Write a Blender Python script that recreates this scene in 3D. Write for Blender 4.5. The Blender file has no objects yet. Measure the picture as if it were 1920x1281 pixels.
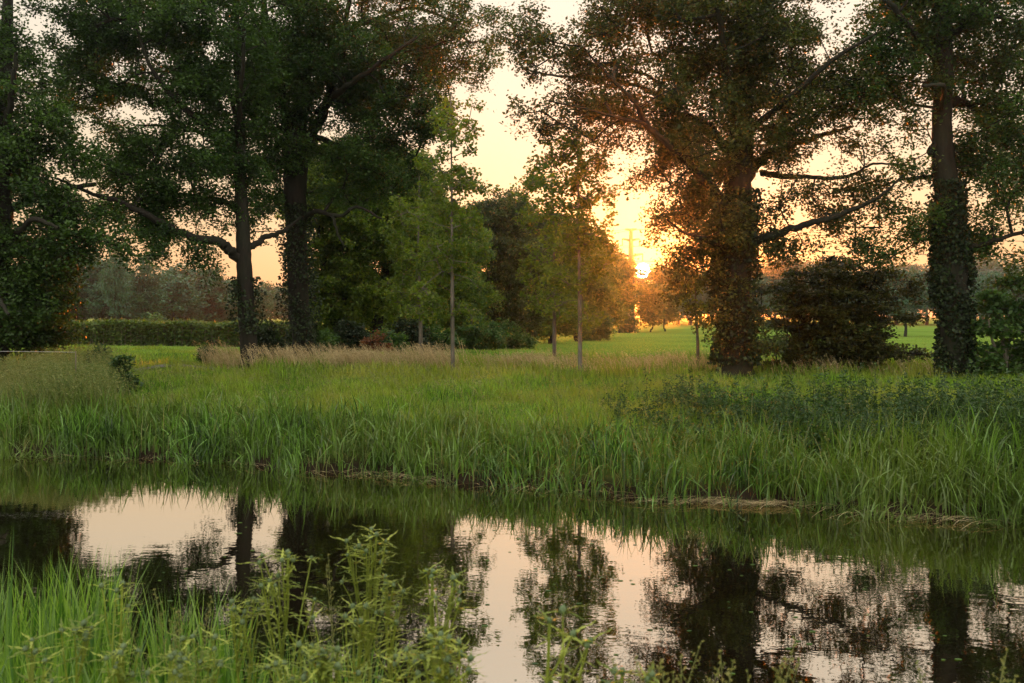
import bpy, math, random
import numpy as np
from mathutils import Vector

# ------------------------------------------------------------------ camera, sky, sun, exposure
sc = bpy.context.scene
C = sc.collection
F = 1867.0; CX = 960.0; HY = 590.0; EYE = 2.5
cam = bpy.data.objects.new('camera', bpy.data.cameras.new('camera')); C.objects.link(cam)
cam.location = (0, 0, EYE); cam.rotation_euler = (math.pi / 2, 0, 0)
cam.data.sensor_width = 36; cam.data.lens = 36 * F / 1920
cam.data.shift_y = -(640.5 - HY) / 1920
cam.data.clip_start = 0.05; cam.data.clip_end = 5000
cam.data.dof.use_dof = True; cam.data.dof.focus_distance = 22; cam.data.dof.aperture_fstop = 5.6
sc.camera = cam
SUN_EL = math.radians(2.5); SUN_AZ = math.radians(7.5)
sdir = Vector((math.sin(SUN_AZ) * math.cos(SUN_EL), math.cos(SUN_AZ) * math.cos(SUN_EL), math.sin(SUN_EL)))

w = bpy.data.worlds.new("World"); sc.world = w; w.use_nodes = True
nt = w.node_tree; N = nt.nodes; L = nt.links
bg = N['Background']
tc = N.new('ShaderNodeTexCoord')
sky = N.new('ShaderNodeTexSky'); sky.sky_type = 'NISHITA'; sky.sun_disc = False
sky.sun_elevation = SUN_EL; sky.sun_rotation = SUN_AZ
sky.air_density = 0.7; sky.dust_density = 3.0
def math_n(nt, op, a, b=None, c=None, clamp=False):
    n = nt.nodes.new('ShaderNodeMath'); n.operation = op; n.use_clamp = clamp
    for i, v in enumerate((a, b, c)):
        if v is None: continue
        if isinstance(v, (int, float)): n.inputs[i].default_value = v
        else: nt.links.new(v, n.inputs[i])
    return n.outputs[0]
def ramp_n(nt, fac, stops, interp='LINEAR'):
    n = nt.nodes.new('ShaderNodeValToRGB'); n.color_ramp.interpolation = interp
    e = n.color_ramp.elements
    while len(e) < len(stops): e.new(0.5)
    for i, (p, c) in enumerate(stops):
        e[i].position = p; e[i].color = (*c, 1)
    nt.links.new(fac, n.inputs[0]); return n.outputs[0]
def mix_n(nt, fac, a, b, mode='MIX'):
    n = nt.nodes.new('ShaderNodeMix'); n.data_type = 'RGBA'; n.blend_type = mode
    for s, v in ((n.inputs[0], fac), (n.inputs[6], a), (n.inputs[7], b)):
        if isinstance(v, (int, float)): s.default_value = v
        elif isinstance(v, tuple): s.default_value = (*v, 1)
        else: nt.links.new(v, s)
    return n.outputs[2]
sep = N.new('ShaderNodeSeparateXYZ'); L.new(tc.outputs['Generated'], sep.inputs[0])
el = math_n(nt, 'MAXIMUM', sep.outputs[2], 0.0)
# thin high veil lit by the low sun: warm near the horizon, pale cream above; overhead and behind brightened as added fill light
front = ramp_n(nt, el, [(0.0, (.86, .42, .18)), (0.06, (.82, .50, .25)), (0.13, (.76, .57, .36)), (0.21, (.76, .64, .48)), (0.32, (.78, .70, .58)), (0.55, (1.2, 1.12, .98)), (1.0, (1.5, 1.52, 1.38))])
back = ramp_n(nt, el, [(0.0, (1.0, .88, .75)), (0.25, (1.5, 1.4, 1.2)), (0.6, (1.65, 1.62, 1.45)), (1.0, (1.5, 1.52, 1.38))])  # unseen sky behind the camera, raised to fill-light the near grass
dotn = N.new('ShaderNodeVectorMath'); dotn.operation = 'DOT_PRODUCT'
L.new(tc.outputs['Generated'], dotn.inputs[0]); dotn.inputs[1].default_value = sdir
dt = dotn.outputs['Value']
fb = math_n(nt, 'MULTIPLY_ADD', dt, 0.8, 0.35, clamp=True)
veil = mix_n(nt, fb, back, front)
ang = math_n(nt, 'ARCCOSINE', math_n(nt, 'MINIMUM', dt, 1.0))
def expfall(scale):
    return math_n(nt, 'POWER', 2.718, math_n(nt, 'MULTIPLY', ang, -1.0 / scale))
au1 = mix_n(nt, 1.0, (.15, .05, .0), expfall(math.radians(1.5)), 'MULTIPLY')
au2 = mix_n(nt, 1.0, (.06, .0, .0), expfall(math.radians(7)), 'MULTIPLY')
disc = math_n(nt, 'LESS_THAN', ang, math.radians(0.42))
dcol = mix_n(nt, 1.0, (30, 22, 12), disc, 'MULTIPLY')
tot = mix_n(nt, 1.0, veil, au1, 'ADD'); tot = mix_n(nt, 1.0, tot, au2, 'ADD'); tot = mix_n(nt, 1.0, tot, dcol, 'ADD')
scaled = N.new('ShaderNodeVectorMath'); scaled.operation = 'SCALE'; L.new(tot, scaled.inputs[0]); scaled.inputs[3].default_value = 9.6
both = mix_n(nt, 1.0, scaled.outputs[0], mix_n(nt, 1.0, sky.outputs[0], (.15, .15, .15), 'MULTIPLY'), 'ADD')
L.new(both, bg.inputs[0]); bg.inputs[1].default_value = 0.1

sl = bpy.data.lights.new('sun', 'SUN'); sl.energy = 5.0; sl.angle = math.radians(0.5); sl.color = (1.0, .20, .02)
so = bpy.data.objects.new('sun', sl); C.objects.link(so)
so.rotation_euler = (-sdir).to_track_quat('-Z', 'Y').to_euler()
so.location = (20, 60, 30)
sc.render.engine = 'CYCLES'
sc.view_settings.view_transform = 'Standard'; sc.view_settings.look = 'None'
sc.view_settings.exposure = 0.4; sc.view_settings.gamma = 1.0
sc.cycles.use_denoising = True
sc.cycles.max_bounces = 6; sc.cycles.diffuse_bounces = 3; sc.cycles.glossy_bounces = 3
sc.cycles.transmission_bounces = 4; sc.cycles.volume_bounces = 0; sc.cycles.caustics_reflective = False
sc.cycles.sample_clamp_indirect = 6

rng = np.random.default_rng(7)
random.seed(7)
nrm = lambda a: a / np.maximum(np.linalg.norm(a, axis=-1, keepdims=True), 1e-9)

def P(px, py, d):
    return np.array([(px - CX) / F * d, d, EYE - (py - HY) / F * d])

# ------------------------------------------------------------------ helpers
def tag(o, label=None, cat=None, group=None, kind=None):
    for k, v in (('label', label), ('category', cat), ('group', group), ('kind', kind)):
        if v: o[k] = v
    return o

def empty(name, loc, label, cat, group=None):
    o = bpy.data.objects.new(name, None); C.objects.link(o); o.location = loc
    return tag(o, label, cat, group)

def mesh(name, verts, faces, mat, parent=None, attr=None, smooth=False, sizes=None):
    """verts (n,3); faces (m,k) equal-size, or flat list with sizes; attr: per-face random value"""
    verts = np.asarray(verts, np.float32)
    if sizes is None:
        faces = np.asarray(faces, np.int32); m, k = faces.shape
        sizes = np.full(m, k, np.int32); flat = faces.ravel()
    else:
        flat = np.asarray(faces, np.int32); sizes = np.asarray(sizes, np.int32); m = len(sizes)
    if parent is not None: verts = verts - np.array(parent.location, np.float32)
    me = bpy.data.meshes.new(name)
    me.vertices.add(len(verts)); me.vertices.foreach_set('co', verts.ravel())
    me.loops.add(len(flat)); me.loops.foreach_set('vertex_index', flat)
    me.polygons.add(m)
    st = np.zeros(m, np.int32); st[1:] = np.cumsum(sizes)[:-1]
    me.polygons.foreach_set('loop_start', st)
    if smooth: me.polygons.foreach_set('use_smooth', np.ones(m, bool))
    if attr is not None:
        a = me.attributes.new('v', 'FLOAT', 'FACE'); a.data.foreach_set('value', np.asarray(attr, np.float32))
    me.update(calc_edges=True)
    me.materials.append(mat)
    o = bpy.data.objects.new(name, me); C.objects.link(o)
    if parent is not None: o.parent = parent
    return o

class MB:
    def __init__(s): s.v = []; s.f = []; s.z = []; s.n = 0; s.a = []
    def add(s, v, f, a=0.5):
        f = np.asarray(f); s.v.append(np.asarray(v, float)); s.f.append((f + s.n).ravel()); s.z += [f.shape[1]] * len(f)
        s.a += [a] * len(f) if np.isscalar(a) else list(a)
        s.n += len(v)
    def build(s, name, mat, parent=None, smooth=True):
        return mesh(name, np.concatenate(s.v), np.concatenate(s.f), mat, parent, s.a, smooth, s.z)

def tube(mb, pts, rad, sides=8, noise=0.0, a=0.5, cap=True):
    pts = np.asarray(pts, float); n = len(pts); rad = np.broadcast_to(np.asarray(rad, float), (n,))
    t = nrm(np.gradient(pts, axis=0))
    ref = np.array([0.13, 0.97, 0.21]) if abs(t[0][1]) < .9 else np.array([1., 0, 0])
    ref = np.where(np.abs((t @ ref))[:, None] > .97, np.array([1., .2, 0.1]), ref)
    u = nrm(np.cross(t, ref)); v = np.cross(t, u)
    ph = np.linspace(0, 2 * np.pi, sides, endpoint=False)
    rr = rad[:, None] * (1 + noise * rng.standard_normal((n, sides))) if noise else np.repeat(rad[:, None], sides, 1)
    ring = pts[:, None] + rr[..., None] * (np.cos(ph)[None, :, None] * u[:, None] + np.sin(ph)[None, :, None] * v[:, None])
    V = ring.reshape(-1, 3)
    i = np.arange(n - 1)[:, None] * sides; j = np.arange(sides)[None]; k = (j + 1) % sides
    q = np.stack([i + j, i + k, i + sides + k, i + sides + j], -1).reshape(-1, 4)
    mb.add(V, q, a)

def smooth_path(pts, k=6):
    """Catmull-Rom through rows (any columns)"""
    p = np.asarray(pts, float); p = np.vstack([2 * p[0] - p[1], p, 2 * p[-1] - p[-2]])
    out = []
    for i in range(1, len(p) - 2):
        t = np.linspace(0, 1, k, endpoint=False)[:, None]
        a, b, c, d = p[i - 1:i + 3]
        out.append(.5 * (2 * b + (c - a) * t + (2 * a - 5 * b + 4 * c - d) * t ** 2 + (3 * b - a - 3 * c + d) * t ** 3))
    out.append(p[-2][None])
    return np.vstack(out)

# ------------------------------------------------------------------ materials
def newmat(name):
    m = bpy.data.materials.new(name); m.use_nodes = True
    return m, m.node_tree, m.node_tree.nodes['Principled BSDF']

def noise_n(nt, scale, detail=4, coord=None, rough=.6):
    n = nt.nodes.new('ShaderNodeTexNoise'); n.inputs['Scale'].default_value = scale
    n.inputs['Detail'].default_value = detail; n.inputs['Roughness'].default_value = rough
    if coord is None:
        g = nt.nodes.new('ShaderNodeNewGeometry'); coord = g.outputs['Position']
    nt.links.new(coord, n.inputs['Vector'])
    return n.outputs['Fac']

def leaf_mat(name, dark, light, tr=.35, trcol=None, rough=.5, nscale=.5, spec=.3, alt=None, ascale=.25):
    """leaf colour varies leaf by leaf (attribute v) and clump by clump (noise); part of the light passes through"""
    m, nt, b = newmat(name)
    at = nt.nodes.new('ShaderNodeAttribute'); at.attribute_name = 'v'
    nz = noise_n(nt, nscale, 2)
    f = math_n(nt, 'MULTIPLY_ADD', nz, 0.9, math_n(nt, 'MULTIPLY_ADD', at.outputs['Fac'], .95, -.58), clamp=True)
    col = mix_n(nt, f, dark, light)
    if alt: col = mix_n(nt, math_n(nt, 'MULTIPLY_ADD', noise_n(nt, ascale, 3), 3.2, -1.25, clamp=True), col, alt)
    nt.links.new(col, b.inputs['Base Color']); b.inputs['Roughness'].default_value = rough
    b.inputs['Specular IOR Level'].default_value = spec
    t = nt.nodes.new('ShaderNodeBsdfTranslucent')
    tcl = mix_n(nt, 1.0, col, trcol or (1.5, 1.6, .5), 'MULTIPLY'); nt.links.new(tcl, t.inputs[0])
    mx = nt.nodes.new('ShaderNodeMixShader'); mx.inputs[0].default_value = tr
    nt.links.new(b.outputs[0], mx.inputs[1]); nt.links.new(t.outputs[0], mx.inputs[2])
    nt.links.new(mx.outputs[0], nt.nodes['Material Output'].inputs[0])
    return m

def bark_mat(name, c1, c2, scale=14, bump=.5):
    m, nt, b = newmat(name)
    g = nt.nodes.new('ShaderNodeNewGeometry'); mp = nt.nodes.new('ShaderNodeMapping')
    nt.links.new(g.outputs['Position'], mp.inputs[0]); mp.inputs['Scale'].default_value = (1, 1, .18)
    n1 = noise_n(nt, scale, 6, mp.outputs[0], .65); n2 = noise_n(nt, 1.1, 3)
    f = math_n(nt, 'MULTIPLY_ADD', n1, 1.8, -.45, clamp=True)
    c = mix_n(nt, f, c1, c2)
    c = mix_n(nt, math_n(nt, 'MULTIPLY_ADD', n2, 1.6, -.55, clamp=True), c, (.022, .028, .014))
    nt.links.new(c, b.inputs['Base Color']); b.inputs['Roughness'].default_value = .9; b.inputs['Specular IOR Level'].default_value = .15
    bp = nt.nodes.new('ShaderNodeBump'); bp.inputs['Strength'].default_value = bump; bp.inputs['Distance'].default_value = .04
    nt.links.new(n1, bp.inputs['Height']); nt.links.new(bp.outputs[0], b.inputs['Normal'])
    return m

M = {}
M['bark'] = bark_mat('oak_bark', (.007, .005, .004), (.034, .026, .02))
M['bark_pale'] = bark_mat('young_bark', (.09, .075, .06), (.26, .22, .18), 30, .3)
M['oak'] = leaf_mat('oak_leaves', (.016, .038, .010), (.085, .15, .028), .38)
M['oak_warm'] = leaf_mat('oak_leaves_warm', (.026, .034, .010), (.10, .118, .022), .36)
M['poplar'] = leaf_mat('poplar_leaves', (.07, .11, .018), (.19, .23, .035), .5)
M['wood_leaf'] = leaf_mat('woodland_leaves', (.045, .08, .014), (.18, .22, .03), .5, nscale=.3)
M['beech'] = leaf_mat('beech_leaves', (.024, .028, .008), (.11, .10, .02), .4)
M['ivy'] = leaf_mat('ivy_leaves', (.008, .016, .005), (.035, .055, .014), .15, rough=.6, nscale=1.5)
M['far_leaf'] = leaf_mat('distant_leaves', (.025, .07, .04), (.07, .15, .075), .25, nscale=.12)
M['hedge'] = leaf_mat('crop_leaves', (.035, .07, .012), (.11, .16, .025), .35, nscale=.8)
M['bush'] = leaf_mat('bush_leaves', (.03, .07, .018), (.09, .15, .03), .35, nscale=1.2)
M['redbush'] = leaf_mat('red_bush_leaves', (.10, .03, .014), (.20, .07, .02), .35)
M['reed'] = leaf_mat('reed_grass', (.006, .026, .003), (.18, .35, .055), .22, nscale=.7, rough=.38, spec=.5, alt=(.13, .18, .03), ascale=.3)
M['meadow'] = leaf_mat('meadow_grass', (.022, .065, .005), (.26, .42, .03), .38, nscale=.45, alt=(.30, .29, .05), ascale=.4)
M['field_grass'] = leaf_mat('field_grass', (.10, .17, .02), (.24, .31, .045), .4, nscale=.1, alt=(.24, .23, .06), ascale=.09)
M['straw'] = leaf_mat('dry_grass', (.30, .23, .11), (.68, .54, .33), .35, (1.2, 1.1, .8), nscale=.8)
M['seedy'] = leaf_mat('seeding_grass', (.09, .14, .025), (.33, .30, .11), .35, (1.2, 1.1, .8), nscale=.5)
M['nettle'] = leaf_mat('nettle_leaves', (.018, .042, .010), (.06, .11, .028), .28, nscale=.8)
M['thistle'] = leaf_mat('thistle_green', (.12, .16, .022), (.44, .47, .09), .45, nscale=5)
M['thistle_head'] = leaf_mat('thistle_heads', (.07, .11, .045), (.17, .22, .10), .15, nscale=20)
M['near_reed'] = leaf_mat('near_reed_blades', (.04, .10, .015), (.22, .34, .06), .42, nscale=2.5, rough=.35, spec=.5)

def simple(name, col, rough=.7, metal=0, nscale=8, var=.25):
    m, nt, b = newmat(name)
    n = noise_n(nt, nscale, 4)
    c = mix_n(nt, n, tuple(x * (1 - var) for x in col), tuple(x * (1 + var) for x in col))
    nt.links.new(c, b.inputs['Base Color']); b.inputs['Roughness'].default_value = rough; b.inputs['Metallic'].default_value = metal
    return m
M['steel'] = simple('galvanised_steel', (.05, .05, .05), .7, .0)
M['concrete'] = simple('pale_concrete', (.4, .38, .36), .8)
M['wood'] = simple('weathered_wood', (.16, .12, .09), .85)
M['cable'] = simple('cable', (.08, .08, .08), .6)
M['tape'] = simple('white_fence_tape', (.42, .42, .40), .6)
M['path'] = simple('gravel', (.085, .08, .05), .95, 0, 9, .5)

# ground: damp soil and thatch under the grass, green sward further off
m, nt, b = newmat('ground_soil'); M['ground'] = m
n1 = noise_n(nt, 3.0, 6); n2 = noise_n(nt, .07, 3); n3 = noise_n(nt, 40, 3)
c = mix_n(nt, n1, (.06, .11, .015), (.14, .21, .03))
c = mix_n(nt, math_n(nt, 'MULTIPLY_ADD', n2, 3, -1.0, clamp=True), c, (.16, .25, .035))
c = mix_n(nt, math_n(nt, 'MULTIPLY_ADD', n3, 2, -.9, clamp=True), c, (.08, .12, .02))
g = nt.nodes.new('ShaderNodeNewGeometry'); sp = nt.nodes.new('ShaderNodeSeparateXYZ'); nt.links.new(g.outputs['Position'], sp.inputs[0])
wet = math_n(nt, 'MULTIPLY_ADD', sp.outputs[2], -3.0, 1.3, clamp=True)
wet = math_n(nt, 'MULTIPLY', wet, math_n(nt, 'LESS_THAN', math_n(nt, 'MULTIPLY_ADD', sp.outputs[0], .45, sp.outputs[1]), 22.0))
c = mix_n(nt, wet, c, (.03, .022, .014))
nt.links.new(c, b.inputs['Base Color']); b.inputs['Roughness'].default_value = .95; b.inputs['Specular IOR Level'].default_value = .0
bp = nt.nodes.new('ShaderNodeBump'); bp.inputs['Strength'].default_value = .8; bp.inputs['Distance'].default_value = .08
nt.links.new(n3, bp.inputs['Height']); nt.links.new(bp.outputs[0], b.inputs['Normal'])

# water: dark peaty river, calm, faint ripples lying across the view
m, nt, b = newmat('river_water'); M['water'] = m
b.inputs['Base Color'].default_value = (.006, .004, .002, 1); b.inputs['Roughness'].default_value = .3; b.inputs['Specular IOR Level'].default_value = 0
gl = nt.nodes.new('ShaderNodeBsdfGlossy'); gl.inputs['Roughness'].default_value = .015; gl.inputs['Color'].default_value = (1, .94, .84, 1)
fr = nt.nodes.new('ShaderNodeFresnel'); fr.inputs['IOR'].default_value = 1.5
fac = math_n(nt, 'MULTIPLY_ADD', fr.outputs[0], .55, .47, clamp=True)
mx = nt.nodes.new('ShaderNodeMixShader'); nt.links.new(fac, mx.inputs[0]); nt.links.new(b.outputs[0], mx.inputs[1]); nt.links.new(gl.outputs[0], mx.inputs[2])
nt.links.new(mx.outputs[0], nt.nodes['Material Output'].inputs[0])
g = nt.nodes.new('ShaderNodeNewGeometry'); mp = nt.nodes.new('ShaderNodeMapping'); nt.links.new(g.outputs['Position'], mp.inputs[0])
mp.inputs['Scale'].default_value = (.8, 1.1, 1); mp.inputs['Rotation'].default_value = (0, 0, .3)
w1 = noise_n(nt, 2.2, 3, mp.outputs[0]); w2 = noise_n(nt, 9, 2, mp.outputs[0]); w3 = noise_n(nt, .35, 2)
amp = math_n(nt, 'MULTIPLY_ADD', w3, 1.6, -.3, clamp=True)
hgt = math_n(nt, 'MULTIPLY', math_n(nt, 'MULTIPLY_ADD', w2, .22, w1), amp)
bp = nt.nodes.new('ShaderNodeBump'); bp.inputs['Strength'].default_value = .24; bp.inputs['Distance'].default_value = .013
nt.links.new(hgt, bp.inputs['Height'])
for s in (gl, b): nt.links.new(bp.outputs[0], s.inputs['Normal'])
nt.links.new(bp.outputs[0], fr.inputs['Normal'])

# ------------------------------------------------------------------ terrain
BX = [-70, -30, -9.05, -6.1, -3.05, -.47, 1.73, 3.76, 5.1, 6.2, 14, 40, 80]
BY = [42, 26, 17.75, 17.35, 15.9, 14.7, 13.6, 13.0, 12.25, 12.0, 9.2, 0, -14]
def yb(x): return np.interp(x, BX, BY) + .12 * np.sin(x * 2.3) + .07 * np.sin(x * 5.1 + 1)
WID = 9.7
SK = [-60, -16, -14.6, -13, -11.4, -10.4, -WID, -9.3, -8.2, -1.2, -.25, .2, 1.2, 3.0, 6, 10, 16, 22, 30, 45, 80, 150, 3000]
SZ = [.9, .95, .95, .85, .62, .3, -.05, -.4, -1.1, -1.1, -.3, .12, .36, .62, .82, .93, 1.0, 1.0, .85, .45, .05, -.3, -.3]
def zt(x, y):
    s = y - yb(x)
    z = np.interp(s, SK, SZ)
    bump = .085 * np.sin(x * 1.3 + .6 * y) * np.sin(.9 * y - .4 * x) + .03 * np.sin(2.9 * x + 1.7 * y)
    return z + bump * np.clip((s - .5) / 3, 0, 1) * np.clip((40 - s) / 15, .0, 1)

xs = np.unique(np.concatenate([np.linspace(-20, 20, 161), np.linspace(-60, 60, 81), np.linspace(-900, 900, 61)]))
ss = np.unique(np.concatenate([np.linspace(-11, 3, 60), np.linspace(3, 30, 55), np.linspace(30, 80, 26), np.geomspace(80, 1000, 26), np.linspace(-40, -11, 14)]))
X, S = np.meshgrid(xs, ss); Y = yb(X) * np.clip(1 - (np.abs(X) - 80) / 400, 0, 1) + S
Y = yb(X) + S
Z = zt(X, Y)
nx, ns = len(xs), len(ss)
idx = (np.arange(ns - 1)[:, None] * nx + np.arange(nx - 1)[None]).ravel()
tag(mesh('ground', np.stack([X, Y, Z], -1).reshape(-1, 3), np.stack([idx, idx + 1, idx + nx + 1, idx + nx], -1), M['ground'], smooth=True), kind='structure')
# water sheet: follows the river
wx = np.linspace(-90, 90, 91)
wv = np.concatenate([np.stack([wx, yb(wx) + 1.0, 0 * wx], -1), np.stack([wx, yb(wx) - WID - 1.2, 0 * wx], -1)])
i = np.arange(90)
tag(mesh('water', wv, np.stack([i + 91, i + 92, i + 1, i], -1), M['water']), kind='structure')
# gravel track behind the left bank
pxs = np.linspace(-14.5, -7.6, 40); pc = 28.6 + .10 * (pxs + 8) + .35 * np.sin(pxs * .5)
pv = [];
for k in range(5):
    yy = pc - .55 + 1.1 * k / 4; pv.append(np.stack([pxs, yy, zt(pxs, yy) + .012], -1))
pv = np.concatenate(pv); i = (np.arange(4)[:, None] * 40 + np.arange(39)).ravel()
tag(mesh('path', pv, np.stack([i, i + 1, i + 41, i + 40], -1), M['path'], smooth=True), kind='structure')

# ------------------------------------------------------------------ foliage
DK = 7.6; LK = 2.6
def leaf_quads(pos, size, aspect=.6, up=.5, droop=0.0, szvar=.35):
    n = len(pos)
    u = rng.standard_normal((n, 3)); u[:, 2] = u[:, 2] * .6 - droop; u = nrm(u)
    nn = rng.standard_normal((n, 3)); nn[:, 2] = np.abs(nn[:, 2]) + up
    v = nrm(np.cross(nn, u)); nn = np.cross(u, v)
    Ls = (size * (1 + szvar * rng.uniform(-1, 1, n)))[:, None]; Ws = Ls * aspect * .5
    b = rng.uniform(-.12, .12, (n, 1)) * Ls
    V = np.stack([pos, pos + u * Ls * .45 + v * Ws + nn * b, pos + u * Ls, pos + u * Ls * .45 - v * Ws + nn * b], 1).reshape(-1, 3)
    return V, np.arange(4 * n).reshape(-1, 4)

def cluster_points(cen, rad, n_per, sub=6, sg=.2):
    """leaves gathered into small sprays inside each cluster"""
    k = len(cen)
    so_ = nrm(rng.standard_normal((k, sub, 3))) * rng.uniform(.35, 1, (k, sub, 1)) * rad
    subc = (cen[:, None] + so_).reshape(-1, 3)
    m = max(1, int(n_per / sub))
    p = subc[:, None] + rng.standard_normal((k * sub, m, 3)) * sg * np.asarray(rad)
    val = np.repeat(rng.uniform(0, 1, k * sub) * .5, m) + rng.uniform(0, .5, k * sub * m)
    cluster_points.sub = subc.reshape(k, sub, 3)
    return p.reshape(-1, 3), val

def blob_clusters(D, blobs, depth, spacing_n, flat=1.0):
    """blobs: (px, py, rx, ry, weight[, dy]) at distance D, depth: half thickness (m)"""
    out = []
    for b_ in blobs:
        px, py, rx, ry, wgt = b_[:5]; dy = b_[5] if len(b_) > 5 else 0
        c = P(px, py, D) + np.array([0, dy, 0]); sx, sz = rx / F * D, ry / F * D
        n = max(3, int(DK * spacing_n * wgt * sx * sz))
        q = rng.uniform(-1, 1, (n * 4, 3)); q = q[(q ** 2).sum(1) < 1][:n]
        dd = min(depth, (sx + sz) * .9)
        out.append(c + q * np.array([sx, dd, sz]))
    return np.concatenate(out)

def branches(mb, nodes, rads, clusters, step=.45, sides=5, tip=.007, k=.006):
    """joins every cluster to the nearest limb by a bent twig; later twigs may start from earlier ones"""
    pts = [np.asarray(p) for p in nodes]; L0 = len(pts)
    plen = [0.0] * L0; par = [-1] * L0; cnt = [0] * L0
    A = np.array(pts)
    d0 = np.array([np.min(np.linalg.norm(A - c, axis=1)) for c in clusters])
    cap_ = L0 + int(d0.sum() / step) + len(clusters) * 4
    arr = np.zeros((cap_ + 10, 3)); arr[:L0] = A; pl = np.zeros(cap_ + 10); n = L0; parent = np.full(cap_ + 10, -1)
    paths = []
    for ci in np.argsort(d0):
        c = clusters[ci]
        dv = arr[:n] - c; d = np.sqrt((dv ** 2).sum(1))
        cost = d + .22 * pl[:n] + .25 * np.maximum(0, dv[:, 2])
        j = int(np.argmin(cost)); dj = d[j]; m_ = max(1, int(round(dj / step)))
        if n + m_ >= cap_: m_ = 1
        t = np.linspace(0, 1, m_ + 1)[1:, None]
        off = rng.standard_normal(3) * .12 * dj; off[2] += .10 * dj
        seg = arr[j] + (c - arr[j]) * t + off * (t * (1 - t)) * 1.6 + rng.standard_normal((m_, 3)) * .05 * min(1, dj) * (1 - t)
        path = [j]
        for q in seg:
            arr[n] = q; pl[n] = pl[path[-1]] + dj / m_; parent[n] = path[-1]; path.append(n); n += 1
            if n >= cap_: break
        paths.append(path)
    load = np.zeros(n)
    for p in paths: load[p[-1]] += 1
    for q in range(n - 1, L0 - 1, -1): load[parent[q]] += load[q]
    r = tip + k * np.power(np.maximum(load, .5), .62)
    for p in paths:
        rr = r[p].copy()
        if p[0] < L0: rr[0] = min(rads[p[0]] * .8, rr[1] * 1.15)
        else: rr[0] = min(r[p[0]], rr[1] * 1.15)
        tube(mb, arr[p], rr, sides)
    return n

def build_tree(name, label, cat, base, D, limbs, blobs, bark='bark', leaf='oak', size=.09, depth=3.0, dens=2.2,
               n_leaf=110, crad=(.52, .52, .42), group=None, aspect=.62, extra=None, ivy=None, sub=9, sg=.24, lean=0,
               trunk_noise=.05, k=.006, up=.5, droop=0., flare=True):
    """limbs: polylines of (px, py, r_px[, dy]); the first is the trunk"""
    root = empty(name, tuple(base), label, cat, group)
    mb = MB(); nodes = []; rads = []
    for li, lm in enumerate(limbs):
        rows = []
        for q in lm:
            dy = q[3] if len(q) > 3 else 0
            kr = (.8 if li else (.91 if ivy else 1))
            p = P(q[0], q[1], D) + np.array([0, dy, 0]); rows.append([*p, q[2] * kr / F * D])
        if li == 0:
            b0 = rows[0]; rows[0][2] = base[2] - .15
            if flare: rows.insert(1, [b0[0], b0[1], base[2] + .35, b0[3] * .93]); rows[0][3] *= 1.3
        if li and len(rows) > 3:
            for q in range(1, len(rows)): rows[q][:3] = [a_ + rng.normal(0, .75) * rows[q][3] for a_ in rows[q][:3]]
        sp_ = smooth_path(rows, 7)
        if li: sp_[1:-1, :3] += rng.standard_normal((len(sp_) - 2, 3)) * .22 * sp_[1:-1, 3:4]
        tube(mb, sp_[:, :3], np.maximum(sp_[:, 3], .008), 14 if sp_[0, 3] > .15 else 7, trunk_noise)
        st = 8 if li == 0 else 1
        if li == 0:
            zmin = min(b_[1] + b_[3] for b_ in blobs) if 0 else None
        hgt = sp_[:, 2] - base[2]
        for q in sp_[st:]:
            nodes.append(q[:3]); rads.append(q[3])
    cl = blob_clusters(D, blobs, depth, dens)
    cr = np.asarray(crad)
    branches(mb, nodes, rads, cl, k=k)
    pos, val = cluster_points(cl, cr, int(n_leaf * LK), sub, sg)
    # a twig to every spray of leaves
    for c, ts in zip(cl, cluster_points.sub):
        for t_ in ts:
            mid = (c + t_) / 2 + rng.standard_normal(3) * .04
            tube(mb, [c, mid, t_], [.008, .006, .004], 3)
    mb.build('trunk', M[bark], root)
    V, Fq = leaf_quads(pos, size, aspect, up, droop)
    mesh('crown', V, Fq, M[leaf], root, val)
    if ivy:
        # ivy: leaves hugging the trunk between two heights
        rows = np.array([[*P(q[0], q[1], D), q[2] / F * D] for q in limbs[0]])
        o = np.argsort(rows[:, 2]); z0, z1, n_i, thick = ivy
        zz = rng.uniform(z0, z1, n_i); a = rng.uniform(0, 2 * np.pi, n_i)
        patch = (np.sin(a * 2 + zz * 2.1) + np.sin(zz * 3.7 + a) + rng.normal(0, .6, n_i)) > -.9
        zz, a = zz[patch], a[patch]
        x = np.interp(zz, rows[o, 2], rows[o, 0]); r_ = np.interp(zz, rows[o, 2], rows[o, 3])
        rr = r_ + thick * rng.uniform(0.05, 1, len(zz)) * (1 + .5 * np.sin(zz * 2.6 + a * 2))
        pos = np.stack([x + rr * np.cos(a), D + rr * np.sin(a), zz], -1)
        V, Fq = leaf_quads(pos, .088, .85, .0, .5)
        mesh('ivy', V, Fq, M['ivy'], root, rng.uniform(0, 1, len(pos)))
    return root

def base_at(px, D, dz=0):
    x = (px - CX) / F * D
    return (x, D, float(zt(np.array(x), np.array(D))) + dz)

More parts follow.
